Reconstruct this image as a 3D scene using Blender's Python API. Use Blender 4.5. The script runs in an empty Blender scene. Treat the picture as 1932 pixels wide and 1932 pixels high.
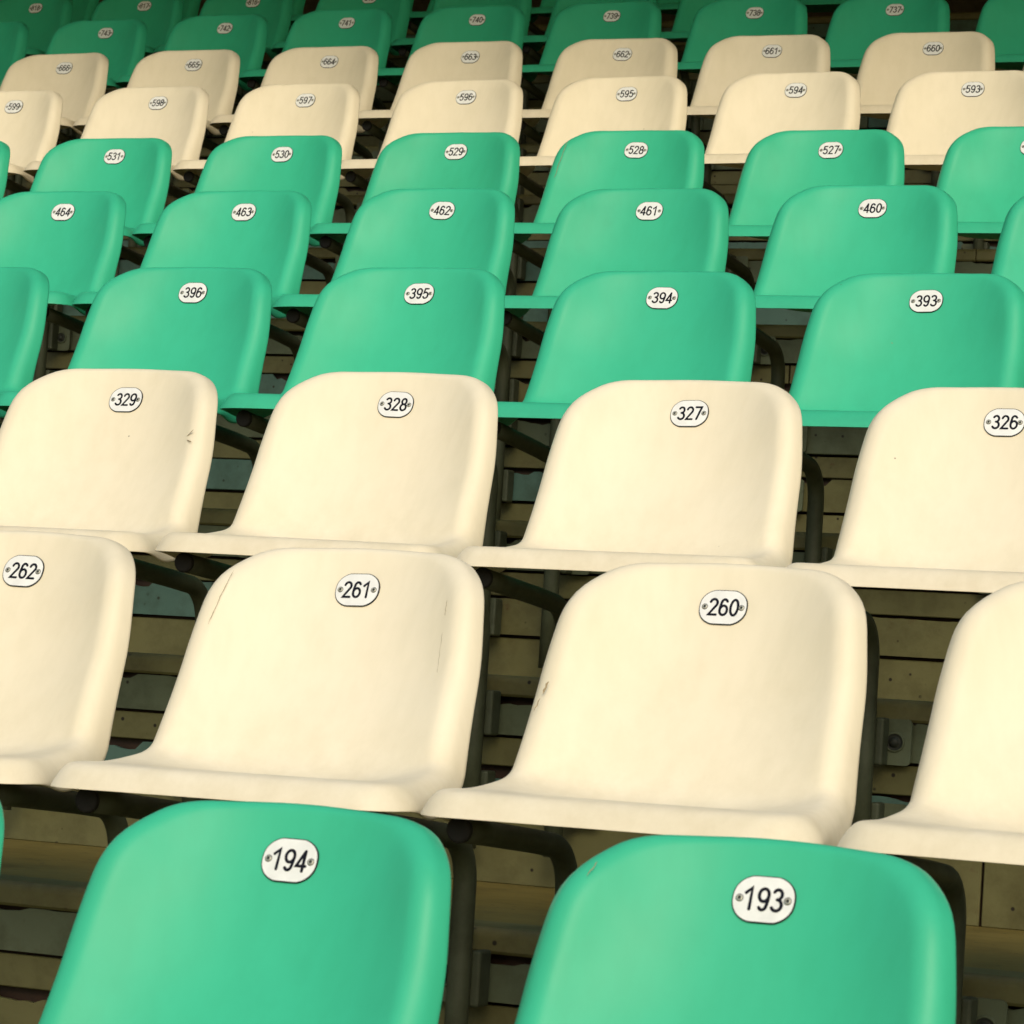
import bpy, bmesh, math, random
from mathutils import Vector, Matrix
R = math.radians
S = bpy.context.scene
COL = S.collection
ZOFF = 2.60                     # height of the first visible row's number plate above the field

# ------------------------------------------------------------------ camera
CAM_POS = Vector((0.8124, -2.7621, 0.1767 + ZOFF))
YAW, PITCH, ROLL = R(23.0559), R(3.497), R(3.729)
cam = bpy.data.cameras.new('camera'); camo = bpy.data.objects.new('camera', cam); COL.objects.link(camo)
right = Vector((math.cos(YAW), math.sin(YAW), 0))
fwd = Vector((-math.sin(YAW)*math.cos(PITCH), math.cos(YAW)*math.cos(PITCH), math.sin(PITCH)))
up = right.cross(fwd)
r2 = math.cos(ROLL)*right + math.sin(ROLL)*up
u2 = -math.sin(ROLL)*right + math.cos(ROLL)*up
m = Matrix((r2, u2, -fwd)).transposed().to_4x4(); m.translation = CAM_POS
camo.matrix_world = m
cam.sensor_width = 36; cam.lens = 36*5812.81/1932
cam.clip_start = 0.05; cam.clip_end = 3000
cam.dof.use_dof = True; cam.dof.focus_distance = 5.3; cam.dof.aperture_fstop = 26
S.camera = camo

# ------------------------------------------------------------------ sky, sun, exposure
SUN_EL, SUN_AZ = R(33), R(26)   # azimuth measured from straight in front of the stand towards its right
sd = Vector((math.sin(SUN_AZ)*math.cos(SUN_EL), -math.cos(SUN_AZ)*math.cos(SUN_EL), math.sin(SUN_EL)))
W = bpy.data.worlds.new('World'); S.world = W; W.use_nodes = True
wn = W.node_tree.nodes; wl = W.node_tree.links
sky = wn.new('ShaderNodeTexSky'); sky.sky_type = 'NISHITA'; sky.sun_disc = False
sky.sun_elevation = SUN_EL; sky.sun_rotation = math.atan2(sd.x, sd.y)
sky.air_density = 1.6; sky.dust_density = 3.0
bg = wn['Background']; bg.inputs['Strength'].default_value = 0.15
wl.new(sky.outputs[0], bg.inputs['Color'])
sun = bpy.data.lights.new('sun', 'SUN'); sun.energy = 1.0; sun.angle = R(28); sun.color = (1.0, 0.90, 0.70)
suno = bpy.data.objects.new('sun', sun); COL.objects.link(suno)
suno.rotation_euler = sd.to_track_quat('Z', 'Y').to_euler(); suno.location = sd*30
S.view_settings.view_transform = 'Standard'; S.view_settings.look = 'None'
S.view_settings.gamma = 1; S.view_settings.use_curve_mapping = False
S.view_settings.exposure = 0.06

# ------------------------------------------------------------------ helpers
def link(o, parent=None):
    COL.objects.link(o)
    if parent is not None: o.parent = parent
    return o
def mesh_obj(name, me, parent=None, loc=None):
    o = bpy.data.objects.new(name, me); link(o, parent)
    if loc is not None: o.location = loc
    return o
def bm_mesh(name, bm, mat, smooth=True):
    me = bpy.data.meshes.new(name); bm.to_mesh(me); bm.free()
    if mat: me.materials.append(mat)
    if smooth:
        for p in me.polygons: p.use_smooth = True
    return me
def box_mesh(name, x0, x1, y0, y1, z0, z1, mat, bev=0.003, seg=2):
    bm = bmesh.new()
    bmesh.ops.create_cube(bm, size=1)
    bmesh.ops.scale(bm, vec=(x1-x0, y1-y0, z1-z0), verts=bm.verts)
    bmesh.ops.translate(bm, vec=((x0+x1)/2, (y0+y1)/2, (z0+z1)/2), verts=bm.verts)
    if bev: bmesh.ops.bevel(bm, geom=bm.edges[:], offset=bev, segments=seg, affect='EDGES', profile=0.5)
    me = bm_mesh(name, bm, mat, False)
    return me
def tube_mesh(name, pts, rad, mat, n=16):
    """tube swept along pts, with an open (recessed) end at pts[0]"""
    bm = bmesh.new(); rings = []
    P = [Vector(p) for p in pts]
    up0 = Vector((1, 0, 0))
    def ring(c, t, r):
        t = t.normalized(); a = up0 - up0.dot(t)*t
        a.normalize(); b = t.cross(a)
        return [bm.verts.new(c + r*(math.cos(2*math.pi*k/n)*a + math.sin(2*math.pi*k/n)*b)) for k in range(n)]
    T = []
    for i in range(len(P)):
        T.append((P[min(i+1, len(P)-1)] - P[max(i-1, 0)]))
    for i in range(len(P)): rings.append(ring(P[i], T[i], rad))
    for a, b in zip(rings[:-1], rings[1:]):
        for k in range(n): bm.faces.new((a[k], a[(k+1) % n], b[(k+1) % n], b[k]))
    bm.faces.new(rings[0][::-1]); bm.faces.new(rings[-1])
    bmesh.ops.recalc_face_normals(bm, faces=bm.faces)
    me = bm_mesh(name, bm, mat, True)
    return me

# ------------------------------------------------------------------ materials
def new_mat(name):
    mt = bpy.data.materials.new(name); mt.use_nodes = True
    nt = mt.node_tree; return mt, nt, nt.nodes['Principled BSDF']
def nnode(nt, typ, **kw):
    n = nt.nodes.new(typ)
    for k, v in kw.items(): setattr(n, k, v)
    return n
def noise(nt, vec, scale, detail=4, rough=0.55):
    n = nt.nodes.new('ShaderNodeTexNoise'); n.inputs['Scale'].default_value = scale
    n.inputs['Detail'].default_value = detail; n.inputs['Roughness'].default_value = rough
    nt.links.new(vec, n.inputs['Vector']); return n.outputs['Fac']
def ramp(nt, fac, stops):
    n = nt.nodes.new('ShaderNodeValToRGB'); cr = n.color_ramp
    while len(cr.elements) < len(stops): cr.elements.new(0.5)
    for e, (p, c) in zip(cr.elements, stops): e.position = p; e.color = (*c, 1) if len(c) == 3 else c
    nt.links.new(fac, n.inputs['Fac']); return n.outputs['Color']
def mix(nt, fac, a, b, mode='MIX'):
    n = nt.nodes.new('ShaderNodeMix'); n.data_type = 'RGBA'; n.blend_type = mode
    for sock, v in ((n.inputs['Factor'], fac), (n.inputs['A'], a), (n.inputs['B'], b)):
        if hasattr(v, 'is_linked') or hasattr(v, 'links'): nt.links.new(v, sock)
        elif isinstance(v, (int, float)): sock.default_value = v
        else: sock.default_value = (*v, 1)
    return n.outputs['Result']
def coords(nt, per_object=True):
    tc = nt.nodes.new('ShaderNodeTexCoord')
    if not per_object: return tc.outputs['Object'], None
    oi = nt.nodes.new('ShaderNodeObjectInfo')
    mp = nt.nodes.new('ShaderNodeMapping'); nt.links.new(tc.outputs['Object'], mp.inputs['Vector'])
    mu = nt.nodes.new('ShaderNodeMath'); mu.operation = 'MULTIPLY'; mu.inputs[1].default_value = 57.0
    nt.links.new(oi.outputs['Random'], mu.inputs[0])
    cb = nt.nodes.new('ShaderNodeCombineXYZ'); nt.links.new(mu.outputs[0], cb.inputs[0]); nt.links.new(mu.outputs[0], cb.inputs[1])
    nt.links.new(cb.outputs[0], mp.inputs['Location'])
    return mp.outputs['Vector'], oi.outputs['Random']

def plastic(name, base, tint, stain, rough):
    mt, nt, b = new_mat(name)
    v, rnd = coords(nt)
    c = mix(nt, 1.0, base, ramp(nt, noise(nt, v, 3.0, 3), [(0.3, (0.955, 0.955, 0.94)), (0.7, (1, 1, 1))]), 'MULTIPLY')
    # each seat has bleached a little differently
    rr = ramp(nt, rnd, [(0.0, (0.95, 0.95, 0.95)), (0.5, tint), (1.0, (1, 1, 1))])
    c = mix(nt, 1.0, c, rr, 'MULTIPLY')
    # faint grime smudges
    sm = ramp(nt, noise(nt, v, 7.0, 8, 0.7), [(0.56, (0, 0, 0)), (0.80, (0.15, 0.15, 0.15))])
    c = mix(nt, sm, c, stain)
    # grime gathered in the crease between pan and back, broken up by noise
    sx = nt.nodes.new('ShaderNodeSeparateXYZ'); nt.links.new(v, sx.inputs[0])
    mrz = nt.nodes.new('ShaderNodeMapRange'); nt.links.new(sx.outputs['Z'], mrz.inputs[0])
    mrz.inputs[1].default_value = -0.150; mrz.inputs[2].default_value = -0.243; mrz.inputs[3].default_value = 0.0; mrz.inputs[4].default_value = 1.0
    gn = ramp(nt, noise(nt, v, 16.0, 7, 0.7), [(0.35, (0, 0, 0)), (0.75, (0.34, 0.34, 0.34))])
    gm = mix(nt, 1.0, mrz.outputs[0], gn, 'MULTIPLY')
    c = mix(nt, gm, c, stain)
    # run-off streaks down the back
    ms = nt.nodes.new('ShaderNodeMapping'); ms.inputs['Scale'].default_value = (1, 1, 0.10); nt.links.new(v, ms.inputs['Vector'])
    c = mix(nt, 1.0, c, ramp(nt, noise(nt, ms.outputs['Vector'], 38.0, 5, 0.6), [(0.30, (0.955, 0.955, 0.94)), (0.60, (1, 1, 1))]), 'MULTIPLY')
    # tiny dark specks
    vo = nt.nodes.new('ShaderNodeTexVoronoi'); vo.inputs['Scale'].default_value = 11; nt.links.new(v, vo.inputs['Vector'])
    vo.inputs['Randomness'].default_value = 1.0
    sp = ramp(nt, vo.outputs['Distance'], [(0.010, (0.7, 0.7, 0.7)), (0.020, (0, 0, 0))])
    keep = ramp(nt, noise(nt, v, 4.5, 1), [(0.58, (0, 0, 0)), (0.62, (1, 1, 1))])
    sp = mix(nt, 1.0, sp, keep, 'MULTIPLY')
    c = mix(nt, sp, c, (0.06, 0.05, 0.03))
    nt.links.new(c, b.inputs['Base Color'])
    rg = nt.nodes.new('ShaderNodeMapRange'); nt.links.new(noise(nt, v, 9.0, 5), rg.inputs[0])
    rg.inputs[3].default_value = rough-0.07; rg.inputs[4].default_value = rough+0.10
    nt.links.new(rg.outputs[0], b.inputs['Roughness'])
    b.inputs['Specular IOR Level'].default_value = 0.36
    bp = nt.nodes.new('ShaderNodeBump'); bp.inputs['Strength'].default_value = 0.06; bp.inputs['Distance'].default_value = 0.004
    nt.links.new(noise(nt, v, 26.0, 3), bp.inputs['Height']); nt.links.new(bp.outputs[0], b.inputs['Normal'])
    b.inputs['Subsurface Weight'].default_value = 0.0
    return mt
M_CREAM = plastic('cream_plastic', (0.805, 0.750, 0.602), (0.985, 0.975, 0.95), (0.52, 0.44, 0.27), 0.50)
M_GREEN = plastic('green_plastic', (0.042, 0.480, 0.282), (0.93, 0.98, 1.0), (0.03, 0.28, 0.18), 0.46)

def flat_mat(name, col, rough=0.5, metal=0.0, spec=0.4):
    mt, nt, b = new_mat(name)
    v, rnd = coords(nt)
    c = mix(nt, 1.0, col, ramp(nt, noise(nt, v, 60.0, 4), [(0.3, (0.88, 0.88, 0.88)), (0.7, (1, 1, 1))]), 'MULTIPLY')
    nt.links.new(c, b.inputs['Base Color'])
    b.inputs['Roughness'].default_value = rough; b.inputs['Metallic'].default_value = metal
    b.inputs['Specular IOR Level'].default_value = spec
    return mt
M_PLATE = flat_mat('white_enamel', (0.80, 0.83, 0.84), 0.4)
M_PLATE_EDGE = flat_mat('plate_edge_black', (0.012, 0.016, 0.018), 0.5)
M_INK = flat_mat('dark_navy_ink', (0.003, 0.004, 0.012), 0.6, 0, 0.15)
M_SCREW = flat_mat('screw_steel', (0.42, 0.42, 0.36), 0.35, 0.6)
M_RUBBER = flat_mat('black_end_cap', (0.005, 0.005, 0.004), 0.75)
M_SCREW_DARK = flat_mat('screw_recess', (0.02, 0.025, 0.02), 0.6)

def painted_steel(name, col_a, col_b, rust_amt=0.5, scale=3.0, pits=True):
    mt, nt, b = new_mat(name)
    v, rnd = coords(nt)
    c = ramp(nt, noise(nt, v, scale, 6, 0.62), [(0.32, col_a), (0.68, col_b)])
    grime = ramp(nt, noise(nt, v, scale*3.1, 8, 0.7), [(0.45, (1, 1, 1)), (0.75, (0.55, 0.52, 0.45))])
    c = mix(nt, 1.0, c, grime, 'MULTIPLY')
    if pits:
        vo = nt.nodes.new('ShaderNodeTexVoronoi'); vo.inputs['Scale'].default_value = 42; nt.links.new(v, vo.inputs['Vector'])
        sp = ramp(nt, vo.outputs['Distance'], [(0.10, (1, 1, 1)), (0.17, (0, 0, 0))])
        keep = ramp(nt, noise(nt, v, 9, 2), [(0.52, (0, 0, 0)), (0.60, (1, 1, 1))])
        c = mix(nt, mix(nt, 1.0, sp, keep, 'MULTIPLY'), c, (0.012, 0.009, 0.006))
    rs = ramp(nt, noise(nt, v, scale*2.3, 7, 0.75), [(0.70-0.12*rust_amt, (0, 0, 0)), (0.74, (0.8, 0.8, 0.8))])
    c = mix(nt, rs, c, (0.075, 0.030, 0.012))
    nt.links.new(c, b.inputs['Base Color'])
    b.inputs['Roughness'].default_value = 0.55; b.inputs['Specular IOR Level'].default_value = 0.35
    bp = nt.nodes.new('ShaderNodeBump'); bp.inputs['Strength'].default_value = 0.35; bp.inputs['Distance'].default_value = 0.003
    nt.links.new(noise(nt, v, 30, 5), bp.inputs['Height']); nt.links.new(bp.outputs[0], b.inputs['Normal'])
    return mt
M_OLIVE = painted_steel('olive_painted_steel', (0.105, 0.104, 0.040), (0.15, 0.146, 0.062), 0.6)
M_BLUE = painted_steel('blue_grey_painted_steel', (0.060, 0.130, 0.112), (0.085, 0.160, 0.138), 0.2)
M_GREY = painted_steel('grey_painted_steel', (0.085, 0.110, 0.066), (0.115, 0.140, 0.088), 0.4)
M_TREAD = painted_steel('ochre_tread', (0.16, 0.125, 0.028), (0.20, 0.155, 0.040), 0.4)
M_PIPE = painted_steel('grey_green_pipe_paint', (0.044, 0.056, 0.034), (0.058, 0.070, 0.042), 0.1, 5.0, False)
M_RUST = painted_steel('rusty_edge', (0.022, 0.011, 0.005), (0.042, 0.020, 0.010), 0.9, 8.0, False)
M_BROWN = painted_steel('brown_wall', (0.14, 0.09, 0.045), (0.18, 0.12, 0.06), 0.2)

def grass_mat():
    mt, nt, b = new_mat('pitch_grass')
    tc = nt.nodes.new('ShaderNodeTexCoord')
    c = ramp(nt, noise(nt, tc.outputs['Object'], 0.6, 8), [(0.35, (0.055, 0.085, 0.020)), (0.65, (0.10, 0.13, 0.035))])
    nt.links.new(c, b.inputs['Base Color']); b.inputs['Roughness'].default_value = 0.9
    return mt
def concrete_mat(name, a, bcol):
    mt, nt, b = new_mat(name)
    tc = nt.nodes.new('ShaderNodeTexCoord')
    c = ramp(nt, noise(nt, tc.outputs['Object'], 1.5, 9, 0.65), [(0.3, a), (0.7, bcol)])
    nt.links.new(c, b.inputs['Base Color']); b.inputs['Roughness'].default_value = 0.85
    return mt

# ------------------------------------------------------------------ stand geometry: plate position of column 0 in every row
ROWS = [(-0.0868, 0.0168, 0.0059), (-0.425, 0.8269, 0.3075), (-0.809, 1.7199, 0.6378), (-1.1862, 2.5894, 0.9423),
        (-1.566, 3.4928, 1.2632), (-1.9345, 4.3452, 1.5621), (-2.3144, 5.2046, 1.8889), (-2.6723, 6.0405, 2.1937),
        (-3.0503, 6.9091, 2.527), (-3.9065, 7.7761, 2.8379)]
ROWS.append((-4.3054, 8.6410, 3.1527))
STEP = (0.8649, 0.3148)
def row_yz(j):
    if j < 0: return ROWS[0][1] + j*STEP[0], ROWS[0][2] + j*STEP[1] + ZOFF
    if j > 10: return ROWS[10][1] + (j-10)*STEP[0], ROWS[10][2] + (j-10)*STEP[1] + ZOFF
    return ROWS[j][1], ROWS[j][2] + ZOFF

# ground
def sheet(name, x0, x1, y0, y1, z, mat):
    bm = bmesh.new(); vs = [bm.verts.new(p) for p in ((x0, y0, z), (x1, y0, z), (x1, y1, z), (x0, y1, z))]; bm.faces.new(vs)
    o = mesh_obj(name, bm_mesh(name, bm, mat, False)); o['kind'] = 'structure'; return o
sheet('ground', -900, 900, -1200, 900, 0.0, grass_mat())
sheet('track', -60, 60, -9.5, 40, 0.004, concrete_mat('track_surface', (0.10, 0.080, 0.055), (0.14, 0.11, 0.075)))

# terrace: treads, nosings and riser boards, every length of board a piece of its own
terrace = bpy.data.objects.new('grandstand_terrace', None); link(terrace); terrace['kind'] = 'structure'
XL, XR = -12.0, 9.0
rng = random.Random(5)
FACE = 0.062                     # riser face this far behind the plates of the row
prof_boards = [                  # (z0, z1, setback, material choices, name)
    (-0.516, -0.456, 0.006, [M_GREY, M_BLUE, M_GREY], 'riser_board'),
    (-0.566, -0.521, 0.016, [M_OLIVE], 'riser_board'),
    (-0.640, -0.569, 0.010, [M_BLUE, M_BLUE, M_OLIVE], 'riser_board'),
    (-0.742, -0.646, 0.020, [M_OLIVE], 'riser_board'),
]
mesh_cache = {}
def board(name, L, h, d, mat, parent, loc, rag=0):
    key = (name, round(L, 3), round(h, 4), mat.name, rag)
    if key not in mesh_cache:
        bm = bmesh.new()
        nx = max(1, int(L/0.014)) if rag else 1
        rr = random.Random(rag)
        # front face, with the top edge eaten by rust when rag is set
        top = []; bot = []
        cur = 0.0
        for k in range(nx+1):
            x = L*k/nx
            if rag:
                if rr.random() < 0.22: cur = rr.choice((0, 0, 0, 0.003, 0.006, 0.010, 0.018)) * rr.uniform(.5, 1)
                zt = h - cur*rr.uniform(.7, 1.15) - rr.uniform(0, .0012)
            else: zt = h
            top.append(zt); bot.append(x)
        fr = [(bm.verts.new((bot[k], 0, 0)), bm.verts.new((bot[k], 0, top[k])), bm.verts.new((bot[k], d, top[k])), bm.verts.new((bot[k], d, 0))) for k in range(nx+1)]
        for a, b in zip(fr[:-1], fr[1:]):
            for q in range(4): bm.faces.new((a[q], a[(q+1) % 4], b[(q+1) % 4], b[q]))
        bm.faces.new(fr[0]); bm.faces.new(fr[-1][::-1])
        bmesh.ops.recalc_face_normals(bm, faces=bm.faces)
        if not rag: bmesh.ops.bevel(bm, geom=bm.edges[:], offset=0.0015, segments=1, affect='EDGES')
        mesh_cache[key] = bm_mesh(name, bm, mat, False)
    return mesh_obj(name, mesh_cache[key], parent, loc)
def nosing(L, parent, loc, mat):
    key = ('nosing', round(L, 3), mat.name)
    if key not in mesh_cache:
        pts = []
        for k in range(7):
            a = math.pi/2*k/6; pts.append((0.012-0.012*math.sin(a)-0.0, -0.012+0.012*math.cos(a)))
        prof = [(0.10, 0.0)] + [(p[0], p[1]) for p in pts] + [(0.0, -0.030), (0.004, -0.034), (0.020, -0.034), (0.020, -0.010), (0.10, -0.006)]
        bm = bmesh.new()
        a = [bm.verts.new((0, y, z)) for y, z in prof]; b = [bm.verts.new((L, y, z)) for y, z in prof]
        n = len(prof)
        for k in range(n): bm.faces.new((a[k], a[(k+1) % n], b[(k+1) % n], b[k]))
        bm.faces.new(a[::-1]); bm.faces.new(b)
        bmesh.ops.recalc_face_normals(bm, faces=bm.faces)
        mesh_cache[key] = bm_mesh('nosing', bm, mat, False)
    return mesh_obj('nosing', mesh_cache[key], parent, loc)
NR0, NR1 = -4, 13
for j in range(NR0, NR1):
    y, z = row_yz(j); y2, z2 = row_yz(j+1)
    yf = y + FACE; zt = z - 0.421
    # tread of row j+1, from this riser back to the next one
    depth = (row_yz(j+1)[0] + FACE + 0.03) - (yf + 0.10)
    vis = -1 <= j <= 10
    xs = [XL]
    while xs[-1] < XR: xs.append(min(XR, xs[-1] + rng.choice((1.9, 2.3, 2.7)) if vis else XR))
    if XR - xs[-2] < 0.5 and len(xs) > 2: xs.pop(-2)
    for a, b in zip(xs[:-1], xs[1:]):
        nosing(b-a-0.003, terrace, (a, yf, zt), M_OLIVE if j != 0 else M_OLIVE)
    t = mesh_obj('tread', box_mesh('tread', XL, XR, 0, depth, -0.012, -0.002, M_TREAD, 0.002, 1), terrace, (0, yf+0.10, zt))
    zbase = (row_yz(j-1)[1] - 0.421) if j > NR0 else 0.0
    for bi, (a0, a1, sb, mats, nm) in enumerate(prof_boards):
        z0, z1 = z + a0, z + a1
        if bi == 3: z0 = zbase - 0.002
        if bi == 3 and j == NR0: z0 = 0.0
        xs = [XL + rng.uniform(-.4, 0)]
        while xs[-1] < XR: xs.append(xs[-1] + (rng.choice((0.62, 0.9, 1.3, 1.7, 2.2)) if vis and bi != 3 else 3.0))
        for q, (a, b) in enumerate(zip(xs[:-1], xs[1:])):
            mt = rng.choice(mats)
            rag = (bi+1+(q % 4)) if (bi in (0, 2) and vis and rng.random() < 0.85) else 0
            board(nm, b-a-0.004, z1-z0, 0.008, mt, terrace, (a+0.002, yf+sb+rng.uniform(-.0015, .0015), z0), rag)
    # rusty backing sheet seen through the joints
    mesh_obj('backing_sheet', box_mesh('backing_sheet', XL-0.5, XR, 0, 0.006, -0.62 - (0.0), -0.035, M_RUST, 0, 1), terrace, (0, yf+0.036, zt))

# unseen roof over the stand, its front edge placed to shade the upper rows
ROOF = concrete_mat('bounce_tinted_soffit', (0.40, 0.32, 0.11), (0.46, 0.38, 0.15))  # soffit tinted yellow so its bounce warms the far rows
roof = bpy.data.objects.new('unseen_shade_roof', None); link(roof); roof['kind'] = 'structure'
RY, RZ = 2.90, 6.85
bm = bmesh.new()
prof = [(RY, RZ), (RY+16, RZ+1.6), (RY+16, RZ+2.0), (RY, RZ+0.35)]
a = [bm.verts.new((-45, y, z)) for y, z in prof]; b = [bm.verts.new((45, y, z)) for y, z in prof]
for k in range(4): bm.faces.new((a[k], a[(k+1) % 4], b[(k+1) % 4], b[k]))
bm.faces.new(a[::-1]); bm.faces.new(b); bmesh.ops.recalc_face_normals(bm, faces=bm.faces)
mesh_obj('unseen_roof_deck', bm_mesh('unseen_roof_deck', bm, ROOF, False), roof)
for k in range(-7, 8):
    bm = bmesh.new(); prof2 = [(RY+.2, RZ-.30), (RY+15.8, RZ+1.0), (RY+15.8, RZ+1.57), (RY+.2, RZ+0.0)]
    a = [bm.verts.new((k*6-.12, y, z)) for y, z in prof2]; b = [bm.verts.new((k*6+.12, y, z)) for y, z in prof2]
    for q in range(4): bm.faces.new((a[q], a[(q+1) % 4], b[(q+1) % 4], b[q]))
    bm.faces.new(a[::-1]); bm.faces.new(b); bmesh.ops.recalc_face_normals(bm, faces=bm.faces)
    mesh_obj('unseen_roof_beam', bm_mesh('unseen_roof_beam', bm, M_BROWN, False), roof)
bw = mesh_obj('unseen_back_wall', box_mesh('unseen_back_wall', -45, 45, 13.9, 14.2, 0, RZ+1.4, M_BROWN, 0, 1)); bw['kind'] = 'structure'  # unseen wall behind the last row, added to block light from behind

# ------------------------------------------------------------------ the seat
# side profile (y, z), origin = number plate; from the front rim of the pan to the top rim of the back
PROF = [(-0.339, -0.2377), (-0.30, -0.2372), (-0.25, -0.2412), (-0.205, -0.2468), (-0.1640, -0.2475), (-0.1390, -0.2405), (-0.1215, -0.2215),
        (-0.1042, -0.1960), (-0.0845, -0.165), (-0.0563, -0.121), (-0.0286, -0.064), (-0.0055, -0.0125), (0.0, 0.0), (0.009, 0.0225), (0.0170, 0.0480)]
def catmull(P, n=12):
    out = []
    for i in range(len(P)-1):
        p0 = P[max(i-1, 0)]; p1 = P[i]; p2 = P[i+1]; p3 = P[min(i+2, len(P)-1)]
        for k in range(n):
            t = k/n
            out.append(tuple(0.5*((2*p1[q]) + (-p0[q]+p2[q])*t + (2*p0[q]-5*p1[q]+4*p2[q]-p3[q])*t*t + (-p0[q]+3*p1[q]-3*p2[q]+p3[q])*t**3) for q in (0, 1)))
    out.append(P[-1]); return out
CP = catmull(PROF)
cum = [0.0]
for a, b in zip(CP[:-1], CP[1:]): cum.append(cum[-1] + math.hypot(b[0]-a[0], b[1]-a[1]))
LEN = cum[-1]
def prof_at(b):
    b = max(-0.05, min(LEN+0.05, b))
    if b <= 0:
        t = (CP[1][0]-CP[0][0], CP[1][1]-CP[0][1]); l = math.hypot(*t); t = (t[0]/l, t[1]/l)
        return (CP[0][0]+t[0]*b, CP[0][1]+t[1]*b), t
    if b >= LEN:
        t = (CP[-1][0]-CP[-2][0], CP[-1][1]-CP[-2][1]); l = math.hypot(*t); t = (t[0]/l, t[1]/l)
        return (CP[-1][0]+t[0]*(b-LEN), CP[-1][1]+t[1]*(b-LEN)), t
    lo, hi = 0, len(cum)-1
    while hi-lo > 1:
        mid = (lo+hi)//2
        if cum[mid] <= b: lo = mid
        else: hi = mid
    f = (b-cum[lo])/(cum[hi]-cum[lo])
    p = (CP[lo][0]+(CP[hi][0]-CP[lo][0])*f, CP[lo][1]+(CP[hi][1]-CP[lo][1])*f)
    q0 = CP[max(lo-1, 0)]; q1 = CP[min(hi+1, len(CP)-1)]
    t = (q1[0]-q0[0], q1[1]-q0[1]); l = math.hypot(*t)
    return p, (t[0]/l, t[1]/l)
def sstep(a, b, x):
    t = max(0, min(1, (x-a)/(b-a))); return t*t*(3-2*t)
PLATE_B = [c for c, p in zip(cum, CP) if abs(p[0]) < 1e-6 and abs(p[1]) < 1e-6][0]   # profile length at the plate
HW = [0.2175, 0.2065, 0.192, 0.1768, 0.1703, 0.1666, 0.1586, 0.1486]        # rim half width, from the front lip to the top
CK = [0.000, 0.004, 0.022, 0.0325, 0.0396, 0.0457, 0.0507, 0.0429]        # how far the rim stands proud of the centre line
def knots(K, f):
    f = max(0.0, min(1.0, f))*(len(K)-1); i = min(int(f), len(K)-2); t = f-i
    p0 = K[max(i-1, 0)]; p1 = K[i]; p2 = K[i+1]; p3 = K[min(i+2, len(K)-1)]
    return 0.5*((2*p1) + (-p0+p2)*t + (2*p0-5*p1+4*p2-p3)*t*t + (-p0+3*p1-3*p2+p3)*t**3)
def halfwidth(b):                # rim half width along the profile
    return knots(HW, b/LEN)
def surf(a, b):
    """point and normal of the sitting surface at width a and profile length b"""
    hw = halfwidth(max(0, min(LEN, b)))
    u = abs(a)/hw
    (y, z), (ty, tz) = prof_at(b)
    n = (tz * -1.0, ty)          # towards the sitter
    n = (-tz, ty)
    f = b/LEN
    c = knots(CK, f)
    k = c*min(u, 1.4)**2.3
    return Vector((a, y + n[0]*k, z + n[1]*k))
def surf_n(a, b):
    e = 1e-3
    du = surf(a+e, b)-surf(a-e, b); dv = surf(a, b+e)-surf(a, b-e)
    n = du.cross(dv).normalized()
    return n
def outline(s, t):
    """map the border of the square [-1,1]^2 to the rounded outline in (a, b)"""
    hw_top, hw_bot = halfwidth(LEN), halfwidth(0)
    b = (t+1)/2*LEN
    a = s*halfwidth(b)
    rt, rb = 0.062, 0.028
    r = rt if t > 0 else rb
    be = LEN if t > 0 else 0
    hw = halfwidth(be)
    cx, cy = hw - r, (LEN - r if t > 0 else r)
    if abs(a) > cx and ((t > 0 and b > cy) or (t < 0 and b < cy)):
        dx, dy = abs(a)-cx, b-cy
        l = math.hypot(dx, dy); mx = max(abs(dx), abs(dy))
        if l > 1e-9:
            a = math.copysign(cx + dx/l*mx, a); b = cy + dy/l*mx
    if t > 0: b -= 0.027*(abs(a)/hw)**2.1*sstep(0.2, 1.0, t)     # arched top edge
    return a, b
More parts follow.
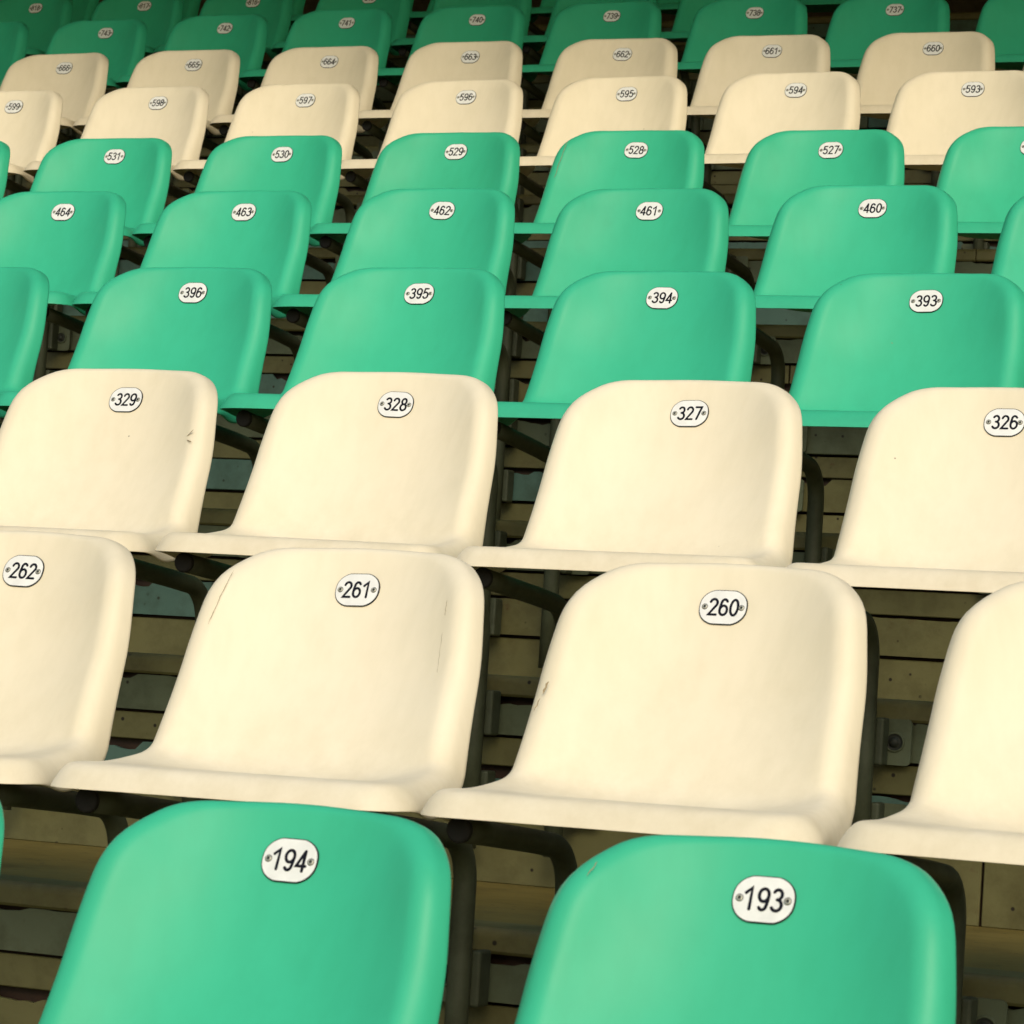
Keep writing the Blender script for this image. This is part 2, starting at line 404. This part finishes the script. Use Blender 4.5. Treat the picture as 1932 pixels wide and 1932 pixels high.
def build_shell():
    N = 20
    bm = bmesh.new()
    cen = (0.0, LEN*0.5)
    # border samples
    side = [-1 + 2*k/N for k in range(N+1)]
    def dense(v): return math.copysign(abs(v)**0.8, v)
    grid = {}
    for i in range(N+1):
        for j in range(N+1):
            s, t = dense(side[i]), dense(side[j])
            r = max(abs(s), abs(t))
            if r < 1e-9: a, b = cen
            else:
                oa, ob = outline(s/r, t/r)
                a, b = cen[0]+(oa-cen[0])*r, cen[1]+(ob-cen[1])*r
            grid[(i, j)] = (a, b)
    V = {k: bm.verts.new(surf(*ab)) for k, ab in grid.items()}
    for i in range(N):
        for j in range(N): bm.faces.new((V[(i, j)], V[(i+1, j)], V[(i+1, j+1)], V[(i, j+1)]))
    border = [(i, 0) for i in range(N)] + [(N, j) for j in range(N)] + [(N-i, N) for i in range(N)] + [(0, N-j) for j in range(N)]
    nb = len(border)
    AB = [grid[k] for k in border]
    prev = [V[k] for k in border]
    base = [surf(*ab) for ab in AB]; nor = [surf_n(*ab) for ab in AB]
    outd = []
    for q in range(nb):
        t2 = base[(q+1) % nb]-base[q-1]
        o = t2.cross(nor[q]).normalized()
        outd.append(o)
    NK = 6
    for k in range(1, NK+3):
        ring = []
        for q in range(nb):
            a, b = AB[q]; f = b/LEN
            front = 1 - sstep(0.03, 0.20, f)
            top = sstep(0.93, 1.0, f)*(1-sstep(0.55, 1.0, abs(a)/halfwidth(b)))
            ro = 0.025*(1-top) + 0.012*top; ro = ro*(1-front)+0.029*front
            rd = 0.022*(1-top) + 0.012*top; rd = rd*(1-front)+0.030*front
            side = (1-top)*(1-front)
            rd += 0.006*side*(1-sstep(0.55, 0.85, f))
            tail = 0.001*front + 0.004*(1-front) + side*(0.011 + 0.007*(1-sstep(0.40, 0.62, f)))
            if k <= NK:
                ph = math.pi/2*k/NK
                tt = k/NK            # the front lip is a flared, sloping face; the sides roll over
                p = base[q] + outd[q]*ro*((1-front)*math.sin(ph) + front*tt**0.72) - nor[q]*rd*((1-front)*(1-math.cos(ph)) + front*tt**1.35)
            else:
                p = base[q] + outd[q]*ro - nor[q]*(rd + tail*(k-NK)/2)
            ring.append(bm.verts.new(p))
        for q in range(nb):
            bm.faces.new((prev[q], ring[q], ring[(q+1) % nb], prev[(q+1) % nb]))
        prev = ring
    bmesh.ops.recalc_face_normals(bm, faces=bm.faces)
    # make sure the sitting side faces the sitter
    bm.faces.ensure_lookup_table()
    me = bpy.data.meshes.new('tmp'); bm.to_mesh(me)
    nn = sum((p.normal.y for p in me.polygons if p.center.z > -0.1 and abs(p.center.x) < 0.1))
    if nn > 0:
        bmesh.ops.reverse_faces(bm, faces=bm.faces); bm.to_mesh(me)
    bm.free()
    o = bpy.data.objects.new('tmp', me); COL.objects.link(o)
    sm = o.modifiers.new('thick', 'SOLIDIFY'); sm.thickness = 0.0042; sm.offset = -1; sm.use_even_offset = False
    sb = o.modifiers.new('sub', 'SUBSURF'); sb.levels = 1; sb.render_levels = 1
    dg = bpy.context.evaluated_depsgraph_get(); dg.update()
    me2 = bpy.data.meshes.new_from_object(o.evaluated_get(dg))
    bpy.data.objects.remove(o)
    for p in me2.polygons: p.use_smooth = True
    me2.name = 'shell'
    return me2
SHELL = build_shell()
def with_mat(me, mt, name):
    c = me.copy(); c.materials.clear(); c.materials.append(mt); c.name = name; return c
SHELLS = {'green': with_mat(SHELL, M_GREEN, 'shell_green'), 'cream': with_mat(SHELL, M_CREAM, 'shell_cream')}

# number plate
PW, PH = 0.0302, 0.0222
def plate_outline(n=48, grow=0.0):
    pts = []
    for k in range(n):
        t = 2*math.pi*k/n; c, s = math.cos(t), math.sin(t)
        e = 2/2.35
        x = math.copysign(abs(c)**e, c)*(PW+grow); z = math.copysign(abs(s)**e, s)*(PH*1.06+grow)
        z = max(-(PH+grow), min(PH+grow, z))
        pts.append((x, z))
    return pts
def build_plate():
    bm = bmesh.new()
    o0 = plate_outline(grow=0.0006); rings = []
    for y, g in ((0.0015, 0.0011), (-0.0010, 0.0011), (-0.0015, 0.0007), (-0.0017, -0.0001)):
        rings.append([bm.verts.new((x, y, z)) for x, z in plate_outline(grow=g)])
    n = len(rings[0])
    for ri, (a, b) in enumerate(zip(rings[:-1], rings[1:])):
        for k in range(n):
            f = bm.faces.new((a[k], a[(k+1) % n], b[(k+1) % n], b[k])); f.material_index = 1
    f = bm.faces.new(rings[-1]); f.material_index = 0
    f = bm.faces.new(rings[0][::-1]); f.material_index = 1
    bmesh.ops.recalc_face_normals(bm, faces=bm.faces)
    me = bm_mesh('number_plate', bm, None, False)
    me.materials.append(M_PLATE); me.materials.append(M_PLATE_EDGE)
    return me
PLATE = build_plate()
def build_screw():
    bm = bmesh.new()
    rings = []
    for r, y in ((0.0040, -0.0018), (0.0034, -0.0022), (0.0030, -0.0027), (0.0017, -0.0029), (0.0013, -0.0022)):
        rings.append([bm.verts.new((r*math.cos(2*math.pi*k/14), y, r*math.sin(2*math.pi*k/14))) for k in range(14)])
    for ri, (a, b) in enumerate(zip(rings[:-1], rings[1:])):
        for k in range(14):
            f = bm.faces.new((a[k], a[(k+1) % 14], b[(k+1) % 14], b[k])); f.material_index = 0 if ri in (1, 2) else 1
    f = bm.faces.new(rings[-1]); f.material_index = 1
    bmesh.ops.recalc_face_normals(bm, faces=bm.faces)
    me = bm_mesh('screw', bm, None, True); me.materials.append(M_SCREW); me.materials.append(M_SCREW_DARK)
    return me
SCREW = build_screw()

# stroke figures
def arc(cx, cz, rx, rz, a0, a1, n=18):
    return [(cx+rx*math.cos(R(a0+(a1-a0)*k/n)), cz+rz*math.sin(R(a0+(a1-a0)*k/n))) for k in range(n+1)]
GLYPH = {
    '0': [arc(.25, .5, .25, .5, 90, 450, 32)[:-1] + ['close']],
    '1': [[(.02, .76), (.30, 1.0), (.30, 0.0)]],
    '2': [arc(.25, .745, .235, .255, 165, -25) + [(.0, .0), (.50, .0)]],
    '3': [arc(.24, .765, .22, .235, 150, -90, 14) , arc(.24, .265, .26, .265, 90, -150, 16)],
    '4': [[(.38, 1.0), (.0, .25), (.52, .25)], [(.385, .96), (.385, 0.0)]],
    '5': [[(.46, 1.0), (.10, 1.0), (.05, .56)] + arc(.235, .315, .255, .315, 125, -150, 16)],
    '6': [arc(.25, .30, .25, .30, 90, 450, 28)[:-1] + ['close'], [(.44, .88)] + arc(.26, .76, .20, .24, 55, 165, 8) + [(.02, .55), (.0, .34)]],
    '7': [[(.02, 1.0), (.50, 1.0), (.17, 0.0)]],
    '8': [arc(.25, .765, .205, .235, 90, 450, 24)[:-1] + ['close'], arc(.25, .265, .25, .265, 90, 450, 24)[:-1] + ['close']],
    '9': [arc(.25, .70, .25, .30, 90, 450, 28)[:-1] + ['close'], [(.50, .66), (.48, .45)] + arc(.24, .24, .20, .24, -15, -145, 8)],
}
DH, DW, SWD = 0.0240, 0.0190, 0.0032
def digit_mesh(ch):
    bm = bmesh.new()
    for si, st in enumerate(GLYPH[ch]):
        closed = st[-1] == 'close'
        pts = [Vector(((p[0]-.25)*DW + 0.01*(p[1]-.5)*DH, (p[1]-.5)*(DH-SWD))) for p in st if p != 'close']
        if not closed:           # trim sliver duplicates
            q = [pts[0]]
            for p in pts[1:]:
                if (p-q[-1]).length > 2e-4: q.append(p)
            pts = q
        n = len(pts); h = SWD/2; L, Rr = [], []
        for k in range(n):
            if closed: a, c = pts[k-1], pts[(k+1) % n]
            else: a, c = pts[max(k-1, 0)], pts[min(k+1, n-1)]
            d1 = (pts[k]-a); d2 = (c-pts[k])
            if d1.length < 1e-9: d1 = d2
            if d2.length < 1e-9: d2 = d1
            d1 = d1.normalized(); d2 = d2.normalized()
            t = (d1+d2).normalized(); nrm = Vector((-t.y, t.x))
            sc = min(1.9, 1/max(0.3, abs(nrm.dot(Vector((-d1.y, d1.x))))))
            L.append(pts[k]+nrm*h*sc); Rr.append(pts[k]-nrm*h*sc)
        top_y = -0.0020 - 0.00012*si
        def P3(v, y): return bm.verts.new((v.x, y, v.y))
        if closed:
            l = [P3(v, top_y) for v in L]; r = [P3(v, top_y) for v in Rr]
            l2 = [P3(v, -0.0016) for v in L]; rr2 = [P3(v, -0.0016) for v in Rr]
            for k in range(n):
                k2 = (k+1) % n
                bm.faces.new((l[k], l[k2], r[k2], r[k])); bm.faces.new((l[k], l[k2], l2[k2], l2[k])); bm.faces.new((r[k], r[k2], rr2[k2], rr2[k]))
        else:
            d0 = (pts[0]-pts[1]).normalized(); d1 = (pts[-1]-pts[-2]).normalized()
            def cap(c, d):
                nn = Vector((-d.y, d.x)); return [c + h*(nn*math.cos(a) + d*math.sin(a)) for a in [math.pi*k/6 for k in range(1, 6)]]
            loop = L + cap(pts[-1], d1) + Rr[::-1] + cap(pts[0], d0)
            # strips + caps as one ngon-free band
            l = [P3(v, top_y) for v in L]; r = [P3(v, top_y) for v in Rr]
            for k in range(n-1): bm.faces.new((l[k], l[k+1], r[k+1], r[k]))
            c1 = [P3(v, top_y) for v in cap(pts[-1], d1)]; bm.faces.new([l[-1]] + c1 + [r[-1]])
            c0 = [P3(v, top_y) for v in cap(pts[0], d0)]; bm.faces.new([r[0]] + c0 + [l[0]])
            lo = l + c1 + r[::-1] + c0
            lo2 = [bm.verts.new((v.co.x, -0.0016, v.co.z)) for v in lo]
            for k in range(len(lo)): bm.faces.new((lo[k], lo[(k+1) % len(lo)], lo2[(k+1) % len(lo)], lo2[k]))
    return bm_mesh('digit_'+ch, bm, M_INK, False)
DIGITS = {c: digit_mesh(c) for c in GLYPH}

# support arms: a pipe under the pan that bends down in front of the riser, held by two brackets
def arm_pts():
    pts = [(0, -0.318, -0.2835), (0, -0.25, -0.288), (0, -0.10, -0.299)]
    cx, cz, r = -0.045, -0.366, 0.062
    for k in range(0, 9):
        a = math.pi/2 - math.pi/2*k/8
        pts.append((0, cx + r*math.cos(a), cz + r*math.sin(a)))
    pts += [(0, 0.017, -0.5), (0, 0.017, -0.70)]
    return pts
def plug_mesh():
    bm = bmesh.new(); rings = []
    for r, y in ((0.0158, 0.004), (0.0158, -0.001), (0.0150, -0.0028), (0.0120, -0.0036)):
        rings.append([bm.verts.new((r*math.cos(2*math.pi*k/20), y, r*math.sin(2*math.pi*k/20))) for k in range(20)])
    for a, b in zip(rings[:-1], rings[1:]):
        for k in range(20): bm.faces.new((a[k], a[(k+1) % 20], b[(k+1) % 20], b[k]))
    bm.faces.new(rings[-1]); bm.faces.new(rings[0][::-1]); bmesh.ops.recalc_face_normals(bm, faces=bm.faces)
    return bm_mesh('end_cap', bm, M_RUBBER, True)
PLUG = plug_mesh()
ARM = tube_mesh('support_arm', arm_pts(), 0.0150, M_PIPE, 18)
def bracket_mesh():
    bm = bmesh.new()
    # plate with rounded corners on the riser, beside the pipe, with an upturned lip
    w, h, d = 0.062, 0.070, 0.006
    r = 0.008; pts = []
    for cx, cz, a0 in ((w/2-r, h/2-r, 0), (-w/2+r, h/2-r, 90), (-w/2+r, -h/2+r, 180), (w/2-r, -h/2+r, 270)):
        for k in range(5): a = R(a0+90*k/4); pts.append((cx+r*math.cos(a), cz+r*math.sin(a)))
    fr = [bm.verts.new((x, -d/2, z)) for x, z in pts]; bk = [bm.verts.new((x, d/2, z)) for x, z in pts]
    bm.faces.new(fr); bm.faces.new(bk[::-1]); n = len(pts)
    for k in range(n): bm.faces.new((fr[k], fr[(k+1) % n], bk[(k+1) % n], bk[k]))
    bmesh.ops.recalc_face_normals(bm, faces=bm.faces)
    return bm_mesh('bracket', bm, M_GREY, False)
BRACKET = bracket_mesh()
def clip_mesh():
    me = box_mesh('pipe_clip', -0.004, 0.010, -0.036, 0.0, -0.036, 0.036, M_PIPE, 0.004, 3); return me
CLIP = clip_mesh()
def bolt_mesh():
    bm = bmesh.new(); rings = []
    for r, y in ((0.0155, 0.0), (0.0155, -0.0022), (0.0142, -0.0034), (0.0128, -0.0030), (0.0105, -0.0012), (0.0070, -0.0012), (0.0065, -0.0075), (0.0045, -0.0090), (0.0015, -0.0092)):
        rings.append([bm.verts.new((r*math.cos(2*math.pi*k/24), y, r*math.sin(2*math.pi*k/24))) for k in range(24)])
    for ri, (a, b) in enumerate(zip(rings[:-1], rings[1:])):
        for k in range(24):
            f = bm.faces.new((a[k], a[(k+1) % 24], b[(k+1) % 24], b[k])); f.material_index = 1 if ri >= 3 else 0
    f = bm.faces.new(rings[-1]); f.material_index = 1
    bmesh.ops.recalc_face_normals(bm, faces=bm.faces)
    me = bm_mesh('bolt', bm, None, True); me.materials.append(M_GREY); me.materials.append(M_SCREW_DARK); return me
BOLT = bolt_mesh()

# ------------------------------------------------------------------ seat rows
JIT = {(0, -2): (-0.008, 0.0), (0, -1): (0.0012, -0.0033), (0, 0): (-0.0003, -0.0002), (1, -2): (-0.0018, 0.001), (1, -1): (0.0016, -0.0017), (1, 0): (0.0009, -0.0003), (2, -2): (-0.0007, -0.0008), (2, -1): (-0.0008, 0.0024), (2, 0): (0.0025, -0.0003), (2, 1): (-0.0004, -0.002), (3, -2): (0.0025, 0.0013), (3, -1): (-0.0016, 0.0034), (3, 0): (-0.0029, -0.0004), (3, 1): (0.0033, -0.0016), (4, -3): (0.01, 0.0), (4, -2): (-0.0049, -0.001), (4, -1): (-0.0013, 0.0016), (4, 0): (-0.0033, -0.0006), (4, 1): (0.0021, 0.004), (5, -3): (-0.0016, -0.0002), (5, -2): (0.0033, 0.0008), (5, -1): (0.0024, 0.0029), (5, 0): (-0.0048, 0.0021), (5, 1): (0.0009, -0.0029), (6, -4): (-0.0029, -0.002), (6, -3): (0.0009, 0.0014), (6, -2): (-0.0051, 0.0013), (6, -1): (0.0103, 0.0021), (6, 0): (0.0031, 0.0029), (6, 1): (-0.0008, 0.0047), (6, 2): (-0.0042, -0.0013), (7, -4): (0.003, 0.0012), (7, -3): (-0.003, 0.0017), (7, -2): (-0.0041, 0.0016), (7, -1): (-0.0059, 0.0063), (7, 0): (0.0107, 0.0033), (7, 1): (-0.0021, 0.0022), (7, 2): (0.0019, -0.0012), (8, -4): (0.0051, -0.0062), (8, -3): (0.0005, -0.0011), (8, -2): (-0.0104, 0.0054), (8, -1): (-0.0049, 0.0033), (8, 0): (-0.0019, 0.0027), (8, 1): (0.012, -0.0005), (8, 2): (-0.002, -0.0033), (9, -4): (0.0008, 0.0037), (9, -3): (0.0049, -0.002), (9, -2): (-0.0073, -0.0012)}
COLOURS = ['green', 'cream', 'cream', 'green', 'green', 'green', 'cream', 'cream', 'green', 'green', 'green']
BASE = [193, 260, 327, 394, 461, 528, 595, 662, 739, 814, 889]
RANGE = [(-2, 1), (-2, 1), (-2, 1), (-3, 2), (-3, 2), (-4, 2), (-4, 2), (-4, 3), (-5, 3), (-4, 2), (-5, 3)]
SHOWN = {0: (-1, 0), 1: (-2, 0), 2: (-2, 1), 3: (-2, 1), 4: (-3, 1), 5: (-3, 1), 6: (-4, 2), 7: (-4, 2), 8: (-4, 2), 9: (-4, -2)}
srng = random.Random(11)
TILT = math.atan2(0.0145, 0.0375)
def make_seat(j, i):
    x0, y0, z0 = ROWS[j]; dx, dz = JIT.get((j, i), (0, 0))
    colour = COLOURS[j]; num = BASE[j] - i
    root = bpy.data.objects.new('stadium_seat', None); link(root)
    root.empty_display_size = 0.1
    root.location = (x0 + 0.5*i + dx, y0, z0 + dz + ZOFF)
    root.rotation_euler = (srng.uniform(-.007, .007), srng.uniform(-.006, .006), srng.uniform(-.014, .014))
    mesh_obj('shell', SHELLS[colour], root)
    if j <= 9:
        pl = mesh_obj('number_plate', PLATE, root, (0, -0.0022, 0)); pl.rotation_euler = (-TILT, srng.uniform(-.03, .03), 0)
        for k, ch in enumerate(str(num)): mesh_obj('digit', DIGITS[ch], pl, ((k-1)*0.0136 + (0.001 if '1' not in str(num) else 0), 0, 0))
        for s in (-1, 1): mesh_obj('screw', SCREW, pl, (s*0.0238, 0, 0))
    for s in (-1, 1):
        arm = mesh_obj('support_arm', ARM, root, (s*0.180-0.012, 0, 0))
        side = -1 if s > 0 else 1
        mesh_obj('end_cap', PLUG, arm, (0, -0.3205, -0.2835))
        for zz in (-0.484, -0.612):
            mesh_obj('bracket', BRACKET, arm, (side*0.030, FACE-0.004, zz))
            mesh_obj('pipe_clip', CLIP, arm, (0.016, FACE-0.004, zz))
            mesh_obj('bolt', BOLT, arm, (side*0.036, FACE-0.0075, zz))
    lo, hi = SHOWN.get(j, (9, -9))
    rowname = ['front green row', 'front cream row', 'second cream row', 'lowest middle green row', 'centre green row', 'highest middle green row',
               'lower far cream row', 'upper far cream row', 'first shaded green row', 'second shaded green row', 'topmost shaded green row'][j]
    def ordinal(k, n):
        return {1: ['only'], 2: ['left', 'right'], 3: ['left', 'middle', 'right']}.get(n, ['leftmost', 'second', 'third', 'fourth', 'fifth', 'sixth', 'seventh', 'eighth'][:n-1] + ['rightmost'])[k]
    if lo <= i <= hi:
        root['label'] = f'{colour} plastic seat, white plate reading {num}, {ordinal(i-lo, hi-lo+1)} full seat of the {rowname}'
    elif j == 10:
        root['label'] = f'{colour} seat cut by the top edge, {ordinal(i+5, 9)} in the topmost shaded row'
    elif j == 9 and i > hi:
        root['label'] = f'shaded {colour} seat, plate out of view, ' + {-1: 'behind the seat reading 741', 0: 'directly behind the seat reading 740', 1: 'right behind the seat reading 739', 2: 'last of its row, behind the seat reading 738'}[i]
    else:
        side = 'left' if i < lo else 'right'
        root['label'] = f'{colour} seat only partly in view, far {side} end of the {rowname}'
    root['category'] = 'seat'; root['group'] = f'{colour} stadium seats in rows on the terrace'
    return root
SEATS = {}
for j in range(11):
    for i in range(RANGE[j][0], RANGE[j][1]+1): SEATS[(j, i)] = make_seat(j, i)

# ------------------------------------------------------------------ wear: scratches and nicks on single seats
M_SCR = flat_mat('scratch_dirt', (0.30, 0.24, 0.14), 0.8)
wr = random.Random(3)
def scratch(seat, pts, w=0.0008, name='scratch'):
    bm = bmesh.new(); L = []
    P = [(surf(a, b), surf_n(a, b)) for a, b in pts]
    sgn = -1 if P[0][1].y > 0 else 1
    Q = [p + sgn*n*0.0004 for p, n in P]
    for k, q in enumerate(Q):
        t = (Q[min(k+1, len(Q)-1)] - Q[max(k-1, 0)]).normalized(); o = t.cross(P[k][1]).normalized()
        ww = w*(0.25 if k in (0, len(Q)-1) else wr.uniform(.5, 1))
        L.append((bm.verts.new(q+o*ww), bm.verts.new(q-o*ww)))
    for a, b in zip(L[:-1], L[1:]): bm.faces.new((a[0], b[0], b[1], a[1]))
    mesh_obj(name, bm_mesh(name, bm, M_SCR, True), seat)
def line(a0, b0, a1, b1, n=10, j=0.0008): return [(a0+(a1-a0)*k/n + wr.uniform(-j, j), b0+(b1-b0)*k/n) for k in range(n+1)]
B0 = PLATE_B
scratch(SEATS[(1, -1)], line(.150, B0-.030, .152, B0-.052), 0.0005)
scratch(SEATS[(1, -1)], line(.153, B0-.075, .160, B0-.150, 14), 0.00035)
scratch(SEATS[(1, -1)], line(-.158, B0-.004, -.172, B0-.085, 14, .0004), 0.00045)
scratch(SEATS[(1, 0)], line(-.183, B0-.145, -.186, B0-.165, 4), 0.0014)
scratch(SEATS[(1, 0)], line(-.187, B0-.172, -.190, B0-.190, 4), 0.0008)
scratch(SEATS[(2, -2)], line(.165, B0-.092, .180, B0-.086, 4), 0.0013)
scratch(SEATS[(2, -2)], line(.167, B0-.100, .181, B0-.108, 4), 0.0013)
scratch(SEATS[(0, 0)], line(-.1545, B0+.006, -.160, B0-.012, 6, .0003), 0.0006)
scratch(SEATS[(5, 0)], line(-.165, B0-.01, -.178, B0-.12, 10), 0.0008)
scratch(SEATS[(3, 1)], line(-.050, B0-.090, -.046, B0-.091, 3), 0.0008)
